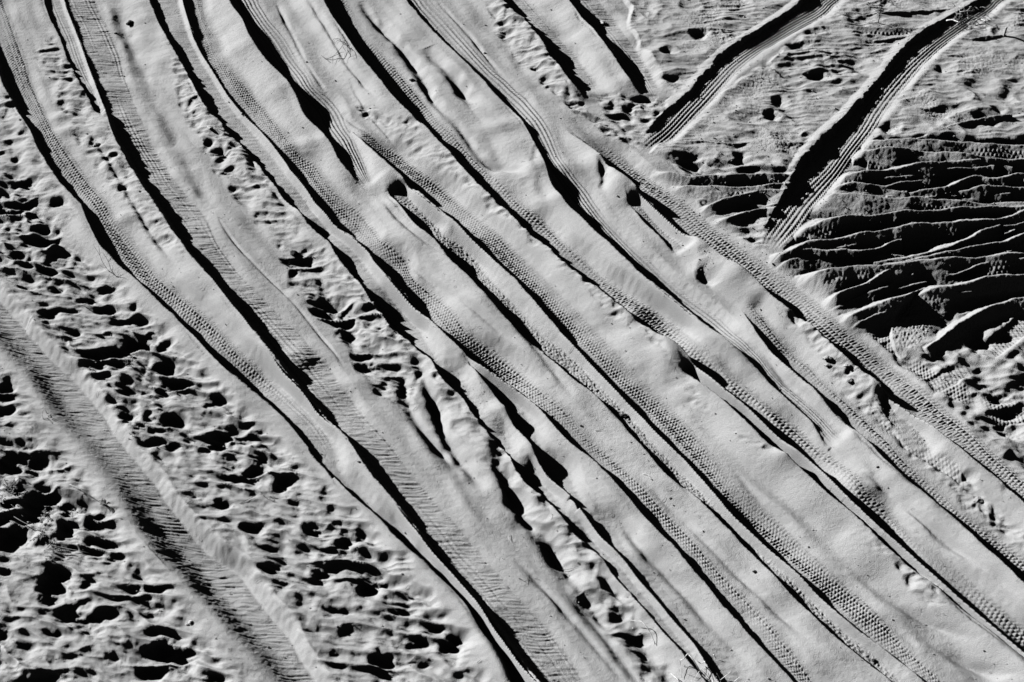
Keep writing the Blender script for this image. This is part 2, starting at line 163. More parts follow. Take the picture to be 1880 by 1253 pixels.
HUMPS = [(950,322,62,26,.055), (1300,640,75,38,.05), (725,440,60,30,.045), (560,262,50,16,.035), (925,228,50,16,.035), (1015,372,50,20,.04), (510,170,34,22,.03), (440,90,30,20,.03), (1130,350,22,26,.04),
 (1290,490,26,22,.05), (1345,515,30,22,.04), (1580,880,60,30,.045), (860,560,50,24,.03), (1165,560,40,26,.03), (560,640,40,26,.03), (120,205,26,14,.04), (130,235,30,12,.035), (235,395,30,12,.03), (565,395,44,16,.04), (620,405,30,14,.03), (870,690,34,26,.05), (910,760,26,26,.045), (960,830,24,24,.045), (1225,665,26,30,.045), (800,690,30,24,.04), (1440,850,26,16,.045), (1060,300,60,20,.03)]
# ------------------------------------------------------------------ curve lookup
def smooth1(a, n):
    if n < 1: return a
    k = np.exp(-0.5*(np.arange(-3*n, 3*n+1)/n)**2); k /= k.sum()
    return np.convolve(np.pad(a, 3*n, mode='edge'), k, 'valid')
class Curve:
    """a line through ground points, monotone in one axis, extended straight past its ends"""
    def __init__(s, px, py, ext, vals, sm=4, dt=0.01):
        s.swap = np.ptp(px) > np.ptp(py)*1.2
        a, b = (px, py) if s.swap else (py, px)
        o = np.argsort(a); a = a[o]; b = b[o]; vals = [v[o] for v in vals]
        s.rev = o[0] != 0
        t = np.arange(a[0], a[-1]+dt, dt); bb = smooth_interp(t, a, b, sm)
        vv = [smooth_interp(t, a, v, sm) for v in vals]
        s.t0, s.t1 = t[0], t[-1]
        n0, n1 = int(ext[0]/dt), int(ext[1]/dt); m = min(12, len(t)-1)
        m = min(40, len(t)-1); g0 = (bb[m]-bb[0])/m; g1 = (bb[-1]-bb[-1-m])/m
        bb = np.concatenate([bb[0]-g0*np.arange(n0, 0, -1), bb, bb[-1]+g1*np.arange(1, n1+1)])
        vv = [np.concatenate([np.full(n0, v[0]), v, np.full(n1, v[-1])]) for v in vv]
        s.a0 = t[0]-n0*dt; s.dt = dt; s.b = bb.astype(F); s.v = [v.astype(F) for v in vv]; s.n = len(bb)
        g = np.gradient(bb, dt); s.len = np.concatenate([[0], np.cumsum(np.hypot(np.diff(bb), dt))]).astype(F)
        q = 1/np.hypot(1, g); s.ta = q.astype(F); s.tb = (g*q).astype(F)
    def at(s, arr, i):
        i = np.clip(i, 0, s.n-1.001); j = i.astype(np.int32); f = (i-j).astype(F)
        return arr[j]*(1-f)+arr[j+1]*f
    def window(s, r):
        a0, a1 = s.a0-r, s.a0+s.n*s.dt+r; b0, b1 = s.b.min()-r, s.b.max()+r
        return win(a0, a1, b0, b1) if s.swap else win(b0, b1, a0, a1)
    def pixels(s, r, r2=None):
        "flat indices of the raster points within reach of the line"
        a = xs if s.swap else ys; b = ys if s.swap else xs
        r2 = r if r2 is None else r2
        k = np.where((a > s.a0-r) & (a < s.a0+s.n*s.dt+r))[0]
        i = (a[k]-s.a0)/s.dt; c = s.at(s.b, i); q = 1/s.at(s.ta, i)*1.12
        lo = np.searchsorted(b, c-r*q); hi = np.searchsorted(b, c+r2*q)
        if s.swap: return np.concatenate([np.arange(l, h)*NX+kk for kk, l, h in zip(k, lo, hi)])
        return np.concatenate([kk*NX+np.arange(l, h) for kk, l, h in zip(k, lo, hi)])
    def near(s, x, y):
        a, b = (x, y) if s.swap else (y, x)
        i = (a-F(s.a0))/F(s.dt)
        for _ in range(5):
            da = a-(F(s.a0)+np.clip(i, 0, s.n-1)*F(s.dt)); db = b-s.at(s.b, i)
            i = i+(da*s.at(s.ta, i)+db*s.at(s.tb, i))*s.at(s.ta, i)/F(s.dt)
        over = np.maximum(np.maximum(-i, i-(s.n-1)), 0)*F(s.dt)
        ta, tb = s.at(s.ta, i), s.at(s.tb, i)
        ci = np.clip(i, 0, s.n-1)
        da = a-(F(s.a0)+ci*F(s.dt)); db = b-s.at(s.b, i)
        d = ta*db-tb*da             # >0 towards +b side
        return i, d, over
def smooth_interp(t, a, b, n): return smooth1(np.interp(t, a, b), n)

H = np.zeros((NY, NX), F); HF = H.ravel()
# broad undulation of the sand
H += 0.020*noise(X*0.9, Y*0.9, 3)+0.007*noise(X*2.3, Y*2.3, 4)
OUT = sstep(0, 1.2, np.maximum(np.maximum(np.abs(X)-5.3, 3.9-Y), Y-11.8))    # beyond the picture: churned sand as well

def poly_mask(poly, soft):
    gx, gy = unproj([p[0] for p in poly], [p[1] for p in poly], .03)
    m = 0.25
    w = win(gx.min()-m, gx.max()+m, gy.min()-m, gy.max()+m)
    x, y = X[w], Y[w]
    inside = np.zeros(x.shape, bool); dist = np.full(x.shape, 9., F)
    n = len(gx)
    wob = 0.05*noise(x*5, y*5, 77)
    for i in range(n):
        x0, y0, x1, y1 = gx[i], gy[i], gx[(i+1) % n], gy[(i+1) % n]
        c = ((y0 > y) != (y1 > y))
        if y1 != y0: inside ^= c & (x < (x1-x0)*(y-y0)/(y1-y0)+x0)
        L2 = (x1-x0)**2+(y1-y0)**2
        t = np.clip(((x-x0)*(x1-x0)+(y-y0)*(y1-y0))/L2, 0, 1)
        dist = np.minimum(dist, np.hypot(x-x0-t*(x1-x0), y-y0-t*(y1-y0)))
    sd = np.where(inside, dist, -dist)+wob
    return w, sstep(-soft/600., soft/250., sd)
def ridged(x, y, seed):
    n = noise(x, y, seed); return 1-np.abs(n)*1.7
def ripple(x, y, lam, ratio, seed, warp=.45, skew=.70, tilt=-9):
    """sharp-crested sand waves: crests at 0, troughs of varying depth down to -1, steep side facing -y"""
    a = math.radians(tilt); u = x*math.cos(a)+y*math.sin(a); v = -x*math.sin(a)+y*math.cos(a)
    v = v/lam+warp*1.5*noise(u/(lam*ratio*1.5), v/(lam*1.9), seed)+warp*.45*noise(u/(lam*ratio*.5), v/(lam*.9), seed+1)
    t = v-np.floor(v); row = np.floor(v)
    t = np.where(t < skew, t/skew*.5, .5+(t-skew)/(1-skew)*.5)
    c = np.sin(math.pi*t)
    m = sstep(-.42, .38, noise(u/(lam*ratio*.50)+row*7.3, row*3.7+0*u, seed+2)+.5*noise(x/.5, y/.4, seed+3))
    return -c*(.42+.66*m)
def rough_field(x, y, lam, ratio, kind, seed):
    wx = .35*noise(x/(lam*2.5), y/(lam*2.5), seed+50); wy = .35*noise(x/(lam*2.5), y/(lam*2.5), seed+51)
    a = math.radians(-9); u = (x*math.cos(a)+y*math.sin(a))/(lam*ratio)+wx; v = (-x*math.sin(a)+y*math.cos(a))/lam+wy
    amp = .65+.6*sstep(-.5, .6, noise(x*1.6, y*1.6, seed+2))
    def rg(u, v, sd):
        n = noise(u, v, sd); return 1-1.7*np.sqrt(n*n+.0012)
    big = rg(u, v, seed); mid = rg(u*2.1+3.3, v*2.0, seed+1)
    if kind == 'lumpy':
        f = .50*big+.18*mid+.55*noise(x/.30, y/.18, seed+8)+.22*ripple(x, y, lam*.33, ratio*1.6, seed+20, .3, .6, 4)*sstep(-.1, .4, noise(x*1.7, y*1.7, seed+30))
        f = f+(.06*noise(x*38, y*38, seed+4)+.05*noise(x*75, y*75, seed+6))*sstep(-.1, .5, noise(x*2, y*2.5, seed+7))
    elif kind == 'chaos':
        f = .35*big+.15*mid+.7*noise(x/.26, y/.18, seed+8)+.35*ripple(x, y, lam*.7, ratio, seed+40, .5, .62, -12)
        rnd = random.Random(seed); x0, y0 = float(x.mean()), float(y.mean()); ex, ey = float(np.ptp(x)), float(np.ptp(y))
        for j in range(7):                                  # old tyre prints crossing each other
            th = math.radians(rnd.choice([rnd.uniform(15, 65), rnd.uniform(115, 160)])); cx, cy = x0+rnd.uniform(-.45, .45)*ex, y0+rnd.uniform(-.45, .45)*ey
            dx, dy = x-cx, y-cy; s = dx*math.cos(th)+dy*math.sin(th); d = -dx*math.sin(th)+dy*math.cos(th)+rnd.choice([-1, 1])*rnd.uniform(.35, .8)*s*s/(1+np.abs(s))+.03*noise(s*2, s*0+j, seed+60+j)
            wd = rnd.uniform(.06, .10); ins = 1-sstep(wd*.85, wd*1.1, np.abs(d)); keep = sstep(-.2, .3, noise(s*1.6, s*0+j, seed+70+j)+.5*noise(x*4, y*4, seed+80))*ins
            lug = np.sin(2*math.pi*(s/.030+.5*np.floor(d/.028)))*sstep(0, .2, .5-np.abs((d/.028) % 1-.5))
            f = f*(1-.6*keep)+keep*(-.30+.065*lug)+.22*np.exp(-((np.abs(d)-wd*1.3)/.035)**2)*sstep(-.3, .1, noise(s*1.2, s*0+j, seed+70+j))
    else:
        f = .25*big+.10*mid+1.05*ripple(x, y, lam, ratio, seed+40, .48, .68, -13)+.42+.30*noise(x/.40, y/.17, seed+9)+.38*noise(x/.20, y/.13, seed+11)+.02*noise(x*28, y*34, seed+5)+.24*ripple(x, y, lam*.42, ratio*1.2, seed+60, .5, .6, -16)+.05*noise(x*14, y*22, seed+13)+.10
    return (f-.35)*(amp if kind != 'chaos' else 1)
RMASK = np.zeros_like(H)
for k, (poly, base, amp, lam, ratio, kind, soft) in enumerate(ROUGH):
    w, m = poly_mask(poly, soft)
    H[w] += m*(base+amp*rough_field(X[w], Y[w], lam, ratio, kind, 100+10*k))
    RMASK[w] = np.maximum(RMASK[w], m)
for w in [(slice(0, NY), slice(0, np.searchsorted(xs, -5.2))), (slice(0, NY), slice(np.searchsorted(xs, 5.2), NX)), (slice(0, np.searchsorted(ys, 4.0)), slice(0, NX)), (slice(np.searchsorted(ys, 11.7), NY), slice(0, NX))]:
    if X[w].size: H[w] += OUT[w]*(.02+.045*rough_field(X[w], Y[w], .3, 2, 'wave', 900))*(1-RMASK[w])

# pits (footprints)
for k, (px, py, rx, ry) in enumerate(PITS):
    gx, gy = up1(px, py, .02); sc = 1/(up1(px+1, py, .02)[0]-gx); sy = 1/abs(up1(px, py+1, .02)[1]-gy)
    a, b = rx/sc*1.15, ry/sy*1.0
    w = win(gx-a*2.6, gx+a*2.6, gy-b*3-.05, gy+b*3+.05)
    x, y = X[w]-gx, Y[w]-gy
    th = math.radians(random.uniform(-14, 4)); u = (x*math.cos(th)+y*math.sin(th))/a; v = (-x*math.sin(th)+y*math.cos(th))/b
    ww = .45*noise(X[w]*6, Y[w]*9, 200+k)+.12*noise(X[w]*18, Y[w]*24, 300+k)
    r = np.sqrt(np.where(u < 0, 1.15, .85)*u*u+np.where(v > 0, 1.25, .9)*v*v)+ww
    b *= .8; dep = min(.09, 2*a*TANEL*.75, .9*b+.015)
    q = 1-sstep(.0, 1.35, r)
    H[w] += -dep*q*(1-.35*np.clip(u, -1, 1)) +.003*noise(X[w]*60, Y[w]*60, 380)*q

# sharp ridges thrown up beside the ruts on the right
for k, (line, hh) in enumerate(RIDGE+[([(a+25, b+11+2*(j % 3)) for a, b in l[:-1 if j % 2 else None]], q*.62) for j, (l, q) in enumerate(RIDGE[:17])]):
    p = np.array(line, float); gx, gy = unproj(p[:, 0], p[:, 1], hh)
    c = Curve(gx, gy, (.08, .08), [gx*0], sm=5)
    w = c.pixels(.35); i, d, over = c.near(XF[w], YF[w])
    d = d+.012*noise(XF[w]*7, YF[w]*7, 400+k)+.004*noise(XF[w]*30, YF[w]*30, 420+k)
    if not c.swap: d = -d
    hm = hh*(1+.30*noise(XF[w]*3, YF[w]*3, 440+k))*(.5+.5*sstep(0, .4, i*c.dt))
    dd = np.sqrt(d*d+.003**2)-.003; ss = [.75, 1.25, .95, 1.5, .85, 1.2][k % 6]
    prof = hm-dd*np.where(d > 0, 1.25, ss)-over*1.3+.0016*noise(XF[w]*55, YF[w]*55, 470+k)
    s_ = i*c.dt; lug = np.sin(2*math.pi*(s_/.036+.5*np.floor(d/.032)))*sstep(.1, .4, np.abs((d/.032) % 1-.5)*-1+.5)
    prof = prof+.0055*lug*sstep(-.02, -.05, d)*sstep(-.1, .3, noise(XF[w]*1.8, YF[w]*1.8, 480+k))
    HF[w] = np.maximum(HF[w], prof)

# ------------------------------------------------------------------ ruts
def tread(pat, s, u, wd, x, y, seed, amp):
    """relief pressed by a tyre: s metres along, u -1..1 across, wd half width (m)"""
    fade = np.clip(.62+.75*noise(s*1.1, u*.8, seed+9), .12, 1.1)
    if pat == 'multi':
        rn = random.Random(seed); p = rn.uniform(.026, .033); nr = rn.choice([2.5, 3., 3.5]); sl = rn.uniform(-1.2, 1.2)
        r = np.floor((u+1)*nr); off = (r % 2)*.5
        ph = s/p+off+np.where(np.abs(u) > .62, np.sign(u)*u*2.2, u*sl)+.10*noise(s*12, u*3, seed)
        blk = sstep(-.35, .35, np.sin(2*math.pi*ph))
        fr = np.abs(((u+1)*nr) % 1-.5)
        fine = .0045*np.sin(2*math.pi*(s/.021+u*1.2))*sstep(.0, .5, noise(s*.9, u*1.3, seed+14))
        return (.0085*blk*(1-sstep(.36, .5, fr))*(.75+.5*noise(s*14, u*4, seed+15)) - .004*sstep(.40, .5, fr)+fine)*fade*(1-.5*sstep(.55, .75, np.abs(u)))
    if pat == 'rib':
        q = np.cos((u+.1)*math.pi*4.0)
        ph = s/.03+u*3
        return (.0095*sstep(-.5, .6, q)+.0035*np.sin(2*math.pi*ph)*sstep(.2, .6, np.abs(u)))*fade
    if pat == 'wrinkle':
        a = .0040*ridged(x*5, y*40+1.5*noise(x*4, y*4, seed+1), seed+2)+.0042*noise(x*7, y*56, seed+3)
        b = .0022*np.cos(u*math.pi*5)*sstep(-.2, .5, noise(s*.8, u, seed+6))
        return a*amp+b*(amp < 1.25)
    if pat == 'rough':
        return .0055*noise(s*34, u*5, seed)+.004*noise(x*60, y*60, seed+1)+.5*tread('multi', s, u, wd, x, y, seed+3, amp)
    return .003*noise(x*9, y*40, seed)
RUTS = []; RR = np.full(NX*NY, 9, F); LL = np.full(NX*NY, 9, F)
for k, (name, (rows, o)) in enumerate(TR.items()):
    py, pl, pb, pr = rows.T
    h = np.full(len(py), .05); hs = h.copy()
    yy = np.arange(py[0], py[-1]+1, 4.)
    for it in range(26):
        zf = hs-h if it > 11 else 0*h; zc = hs if it > 11 else h
        bx, by = unproj(pb, py, zf); rx_, ry_ = unproj(pr, py, zf+.012); cx, cy = unproj(pl, py, zc)
        mx, my = .5*(bx+rx_), .5*(by+ry_)
        tx, ty = np.gradient(cx+rx_), np.gradient(cy+ry_); L = np.hypot(tx, ty)+1e-9; tx /= L; ty /= L
        tx = np.interp(py, yy, smooth1(np.interp(yy, py, tx), 4)); ty = np.interp(py, yy, smooth1(np.interp(yy, py, ty), 4))
        nx, ny = -ty, tx; sg = np.sign(nx); nx *= sg; ny *= sg
        dist = (bx-cx)*nx+(by-cy)*ny
        rn = np.maximum(RAY[0]*nx+RAY[1]*ny, .25)
        h = .5*h+.5*np.clip(dist/rn*TANEL, .012, .22)
        if it >= 11:
            z = smooth1(np.interp(yy, py, np.minimum(h, .16)), 20); hs = np.interp(py, yy, z)*o.get('hs', 1.0)
    hw = .5*((rx_-cx)*nx+(ry_-cy)*ny); hw = np.maximum(hw, .025)
    mx, my = .5*(rx_+cx), .5*(ry_+cy); lf = np.clip((pb-pl)/(pr-pl), .02, .75)
    e = o.get('end', (0, 0))         # 1 = the rut ends inside the picture (start, end in photo order: top, bottom)
    ext = (0 if e[1] else 6., 0 if e[0] else 6.)
    c = Curve(mx, my, ext, [hw, h, hs, lf], sm=4)
    fall = o['fall']; hs = c.v[2]; hb = smooth1(hs, 30).astype(F); fr = hs-c.v[1]; fr = smooth1(np.where(fr > 0, np.minimum(fr*.45, .04), fr*.8), 9).astype(F)
    w = c.pixels(fall+.2+float(hw.max())*1.2, fall+.3+float(hw.max()))
    x, y = XF[w], YF[w]
    i, d, over = c.near(x, y)        # d>0 to the right of the middle
    hwv, hv, hl = c.at(c.v[0], i), c.at(c.v[1], i), c.at(hs, i); lfs = smooth1(c.v[3], 15).astype(F); hbv, frv, lfv = c.at(hb, i), c.at(fr, i), c.at(lfs, i); s = c.at(c.len, i)
    jit = (.008*noise(s*5, s*0+k, 500+k)+.005*noise(s*17, s*0+k, 520+k)+.003*noise(x*45, y*45, 540+k))*o.get('rag', 1)
    dl = d+hwv+jit                   # distance right of the left lip
    dr = d-hwv+.010*noise(s*5, s*0+k, 560+k)+.003*noise(x*22, y*22, 580+k)
    endm = np.ones_like(d)
    el_ = o.get('ef', .3)
    if e[0]: endm *= sstep(0, el_, (c.n-1-i)*c.dt-over*50)
    if e[1]: endm *= sstep(0, el_, i*c.dt-over*50)
    ds_ = d-hwv
    RR[w] = np.minimum(RR[w], np.where((ds_ > 0) & (endm > .3), ds_, 9))
    RR[w] = np.where((ds_ <= 0) & (d+hwv > 0) & (endm > .3), 0, RR[w])
    LL[w] = np.minimum(LL[w], np.where((d+hwv < 0) & (endm > .3) & (hv > .03), -(d+hwv), 9))
    RUTS.append((k, o, w, s, d, dl, dr, hwv, hv, hl, endm, hbv, frv, lfv))
TALL = np.zeros(NX*NY, F)
for k, o, w, s, d, dl, dr, hwv, hv, hl, endm, hbv, frv, lfv in RUTS:
    lip = hl*(1+.06*noise(s*2.5, s*0+3, 600+k))
    D = np.maximum(-(d+hwv), 0); q = np.exp(-D/.07); lip = lip*q+hbv*(1-q)
    t = np.clip(D/(o['fall']*(1+.2*noise(s*1.5, s*0+9, 620+k))), 0, 1)
    berm = lip*np.minimum((.5+.5*np.cos(math.pi*t))**1.15, np.where(D > 0, (RR[w]/(RR[w]+D+1e-4))**.9, 1))
    berm = berm*np.where(d+hwv > 0, 1-sstep(.06, .16, d+hwv), 1)
    if o['pat'] != 'rib' or o['fall'] > .2:
        e2 = sstep(.01, .06, D)*sstep(0, .06, RR[w])
        berm = berm+e2*(.020*noise(s*.8, D*8, 800+k)+.011*noise(s*1.5, D*17, 820+k)+.020*noise(s*3.2, D*2.5, 840+k))
    rl = (o.get('rl', .014)+np.maximum(frv, 0)*.7)*np.exp(-np.maximum(dr, 0)/o.get('rw', .09))*(dr > -.03)
    TALL[w] = np.maximum(TALL[w], np.maximum(berm, rl)*endm)
def blur(A, n):
    for ax in (0, 1):
        for _ in range(2):
            P = np.concatenate([np.repeat(A.take([0], ax), n+1, ax), A, np.repeat(A.take([-1], ax), n, ax)], ax)
            C = np.cumsum(P, axis=ax, dtype=np.float64); m = 2*n+1; L = A.shape[ax]
            A = ((C.take(range(m, m+L), ax)-C.take(range(0, L), ax))/m).astype(F)
    return A
TALL = blur(TALL.reshape(NY, NX), 5).ravel()
for k, o, w, s, d, dl, dr, hwv, hv, hl, endm, hbv, frv, lfv in RUTS:
    if 'clear' in o:
        q = sstep(-.03, o['clear'], np.abs(d)-hwv); HF[w] = HF[w]*(1-endm*(1-q)); RMASK.ravel()[w] *= .3+.7*q
K = 1-.6*np.clip(TALL/.08, 0, 1)*(1-.8*RMASK.ravel())
HF[:] = HF*K+np.maximum(TALL-np.maximum(HF*K*.5, 0), 0)
# soft valleys
for line, hw, dep in SOFT:
    p = np.array(line, float); gx, gy = unproj(p[:, 0], p[:, 1], .02)
    c = Curve(gx, gy, (0, 0), [gx*0], sm=8)
    r = hw/215.; w = c.pixels(r*3.2)
    i, d, over = c.near(XF[w], YF[w])
    endf = np.clip(np.minimum(i, c.n-i)*c.dt/.25, 0, 1)*(over < 1e-6)
    rag = 1+.35*noise(XF[w]*6, YF[w]*9, 11)
    HF[w] -= 2.0*dep*np.exp(-(d/(r*rag))**2*1.4)*endf*(.75+.5*noise(XF[w]*3, YF[w]*3, 12))
for k, o, w, s, d, dl, dr, hwv, hv, hl, endm, hbv, frv, lfv in RUTS:
    x, y = XF[w], YF[w]
    wall = np.maximum(.45*hv, .012)*(1 if not o.get('soft') else 0)+(.20 if o.get('soft') else 0)
    rnd_ = .002+.045*sstep(-.1, .6, noise(s*1.3, s*0+5, 670+k))*np.clip(hv/.05, .3, 1)
    mf = sstep(0, 1, (dl+rnd_)/(wall+rnd_))*(1-sstep(-.02, .085+.03*noise(s*2, s*0+8, 690+k), dr))*endm
    mf = mf*sstep(.004, .045, LL[w])
    sel = mf > .005
    w, s, d, dl, dr, mf, x, y, hwv, hv, frv, lfv = [q[sel] for q in (w, s, d, dl, dr, mf, x, y, hwv, hv, frv, lfv)]
    u = d/np.maximum(hwv, .02)                       # the tyre pressed the floor right of the slumped wall
    u = np.clip(((u+1)*.5-lfv)/(1-lfv)*2-1, -1.6, 1.3)
    fl = .004*noise(x*3, y*3, 640+k)+.006*noise(s*1.8, s*0+1, 660+k)+frv
    tv = tread(o['pat'], s, u, hwv, x, y, 700+20*k, o.get('amp', 1))
    if 'fade' in o:
        yy = up1(940, o['fade'])[1]; f = sstep(yy-.35, yy+.35, y)
        tv = tv*f+(1-f)*tread('wrinkle', s, u, hwv, x, y, 700+20*k, .6)*sstep(yy-1.0, yy-.4, y)
    tv = tv*(1-.92*(sstep(-.05, .0, dr) if o.get('soft') else sstep(-.012, .012, dr)))
    fl = fl-o.get('tilt', .02)*d
    HF[w] = HF[w]*(1-mf)+(fl+tv)*mf
del RUTS
# low humps that roll across ruts and ridges alike
gate = sstep(-.25, .5, noise(X*.7, Y*.7, 31))*(1-.6*RMASK)
H += gate*(.020*noise(X*1.9+Y*.5, Y*4.2, 32)+.006*noise(X*4, Y*9, 33))
for px, py, rx, ry, hh in HUMPS:
    gx, gy = up1(px, py, .06); a, b = rx/210., ry/170.
    w = win(gx-2.6*a, gx+2.6*a, gy-2.6*b, gy+2.6*b); x, y = X[w]-gx, Y[w]-gy
    q = np.sqrt((x/a)**2+(y/b)**2)+.18*noise(X[w]*5, Y[w]*7, 34)
    H[w] += hh*np.exp(-1.4*q*q)
# wind-worn grain over everything, coarser where the sand is churned
H += .0010*noise(X*26, Y*34, 21)+.0009*noise(X*60, Y*75, 22)
H += (.0012+.003*RMASK)*noise(X*11, Y*30, 23)
del OUT
# ------------------------------------------------------------------ mesh
def node_mat(name, col, rough=1.0, bump=None, spec=0.0):
    m = bpy.data.materials.new(name); m.use_nodes = True; nt = m.node_tree
    b = nt.nodes["Principled BSDF"]; b.inputs["Roughness"].default_value = rough
    b.inputs["Specular IOR Level"].default_value = spec; b.inputs["Diffuse Roughness"].default_value = 0.0
    tc = nt.nodes.new("ShaderNodeTexCoord"); n = nt.nodes.new("ShaderNodeTexNoise")
    n.inputs["Scale"].default_value = bump[0] if bump else 30; n.inputs["Detail"].default_value = 6
    nt.links.new(tc.outputs["Object"], n.inputs["Vector"])
    r = nt.nodes.new("ShaderNodeValToRGB")
    r.color_ramp.elements[0].position = .3; r.color_ramp.elements[1].position = .7
    r.color_ramp.elements[0].color = (col*.86,)*3+(1,); r.color_ramp.elements[1].color = (col*1.12,)*3+(1,)
    nt.links.new(n.outputs["Fac"], r.inputs[0]); nt.links.new(r.outputs[0], b.inputs["Base Color"])
    if bump:
        bn = nt.nodes.new("ShaderNodeBump"); bn.inputs["Distance"].default_value = bump[1]; bn.inputs["Strength"].default_value = 1
        nt.links.new(n.outputs["Fac"], bn.inputs["Height"]); nt.links.new(bn.outputs[0], b.inputs["Normal"])
    return m
M_SAND = node_mat("sand", .33, bump=(150, .004))
me = bpy.data.meshes.new("sand_ground")
nv = NX*NY; nf = (NX-1)*(NY-1)
co = np.empty((nv, 3), F); co[:, 0] = X.ravel(); co[:, 1] = Y.ravel(); co[:, 2] = H.ravel()
ii = (np.arange(NY-1, dtype=np.int32)[:, None]*NX+np.arange(NX-1, dtype=np.int32)[None]).ravel()
quads = np.stack([ii, ii+1, ii+1+NX, ii+NX], 1).astype(np.int32)
me.vertices.add(nv); me.vertices.foreach_set("co", co.ravel())
me.loops.add(nf*4); me.loops.foreach_set("vertex_index", quads.ravel())
me.polygons.add(nf); me.polygons.foreach_set("loop_start", np.arange(0, nf*4, 4, dtype=np.int32))
me.polygons.foreach_set("use_smooth", np.ones(nf, bool))
me.update(); me.materials.append(M_SAND)
g = bpy.data.objects.new("sand_ground", me); scene.collection.objects.link(g)
g["kind"] = "structure"; g["label"] = "pale sand churned into parallel tyre ruts and ridges"
def hz(x, y):
    i = int(np.clip(np.searchsorted(xs, x), 0, NX-1)); j = int(np.clip(np.searchsorted(ys, y), 0, NY-1)); return float(H[j, i])
# ------------------------------------------------------------------ things lying and growing on the sand
def gp(px, py, dz=0.0):
    "the point of the sand seen at a photograph pixel, lifted by dz"
    z = 0.0
    for _ in range(12):
        x, y = up1(px, py, z); z = .5*z+.5*hz(x, y)
    x, y = up1(px, py, z+dz) if dz else (x, y)
    return Vector((x, y, hz(x, y)+dz))
M_STRAW = node_mat("dry_straw", .62, .7, (90, .0005)); M_TWIG = node_mat("dark_twig", .07, .8, (120, .0005))
M_GREY = node_mat("weathered_wood", .34, .8, (90, .001)); M_LEAF = node_mat("small_leaves", .16, .6, (60, .0005))
M_PAPER = node_mat("white_paper", .78, .6, (40, .0004)); M_STONE = node_mat("dark_stone", .05, .8, (70, .001)); M_PALE = node_mat("pale_stone", .5, .8, (70, .001))
class MB:
    def __init__(s): s.v = []; s.f = []
    def tube(s, pts, r0, r1=None, n=6, smooth=3):
        pts = [Vector(p) for p in pts]; r1 = r0*.4 if r1 is None else r1
        q = []
        for a in range(len(pts)-1):                     # Catmull-Rom through the given points
            p0, p1, p2, p3 = pts[max(a-1, 0)], pts[a], pts[a+1], pts[min(a+2, len(pts)-1)]
            for k in range(smooth):
                t = k/smooth; q.append(.5*((2*p1)+(p2-p0)*t+(2*p0-5*p1+4*p2-p3)*t*t+(3*p1-p0-3*p2+p3)*t**3))
        q.append(pts[-1]); base = len(s.v)
        for i, p in enumerate(q):
            d = (q[min(i+1, len(q)-1)]-q[max(i-1, 0)]).normalized(); a = d.orthogonal().normalized(); b = d.cross(a)
            r = r0+(r1-r0)*i/(len(q)-1); r *= 1+.15*random.uniform(-1, 1)
            for k in range(n):
                t = 2*math.pi*k/n; s.v.append(p+a*math.cos(t)*r+b*math.sin(t)*r)
        for i in range(len(q)-1):
            for k in range(n): s.f.append((base+i*n+k, base+i*n+(k+1) % n, base+(i+1)*n+(k+1) % n, base+(i+1)*n+k))
        s.f.append(tuple(base+k for k in range(n))[::-1]); s.f.append(tuple(base+(len(q)-1)*n+k for k in range(n)))
    def leaf(s, p, d, L, w):
        d = d.normalized(); a = d.cross(Vector((0, 0, 1)));  a = (a if a.length > .1 else Vector((1, 0, 0))).normalized(); u = a.cross(d)
        b = len(s.v)
        for t, q in ((0, .05), (.3, .8), (.6, 1), (.85, .6), (1, .02)):
            c = p+d*L*t-u*L*.25*t*t
            s.v += [c-a*w*q+u*w*.25*q, c, c+a*w*q+u*w*.25*q]
        for i in range(4):
            o = b+3*i; s.f += [(o, o+1, o+4, o+3), (o+1, o+2, o+5, o+4)]
    def lump(s, c, rx, ry, rz, seed, n=7, m=10, rough=.25):
        rnd = random.Random(seed); b = len(s.v); ph = [rnd.uniform(0, 6.3) for _ in range(6)]
        for i in range(n+1):
            th = math.pi*i/n
            for k in range(m):
                f = 2*math.pi*k/m
                q = 1+rough*(.5*math.sin(2*f+ph[0])*math.sin(th)+.4*math.sin(3*f+ph[1]+2*th)+.3*math.sin(4*th+ph[2])+.3*rnd.uniform(-1, 1)*math.sin(th))
                s.v.append(Vector(c)+Vector((rx*q*math.sin(th)*math.cos(f), ry*q*math.sin(th)*math.sin(f), rz*q*math.cos(th))))
        for i in range(n):
            for k in range(m): s.f.append((b+i*m+k, b+(i+1)*m+k, b+(i+1)*m+(k+1) % m, b+i*m+(k+1) % m))
    def build(s, name, mat, parent=None, origin=None, smooth=True):
        o = Vector(origin) if origin is not None else Vector((0, 0, 0))
        m = bpy.data.meshes.new(name); m.from_pydata([tuple(v-o) for v in s.v], [], s.f); m.update()
        for p in m.polygons: p.use_smooth = smooth
        m.materials.append(mat); ob = bpy.data.objects.new(name, m); scene.collection.objects.link(ob)
        if parent: ob.parent = parent
        else: ob.location = o
        return ob
def tag(o, label, cat, group=None):
    o["label"] = label; o["category"] = cat
    if group: o["group"] = group
    return o
def empty(name, loc):
    o = bpy.data.objects.new(name, None); scene.collection.objects.link(o); o.location = loc; o.empty_display_size = .05; return o
def lay(line, dz=.004, lift=None):
    "a line on the sand; lift = heights of the single points"
    return [gp(x, y, (lift[i] if lift else dz)) for i, (x, y) in enumerate(line)]
def stalk(name, label, cat, line, r, mat, lift=None, group=None):
    m = MB(); p = lay(line, r, lift); m.tube(p, r, r*.55); return tag(m.build(name, mat, None, p[0]), label, cat, group)

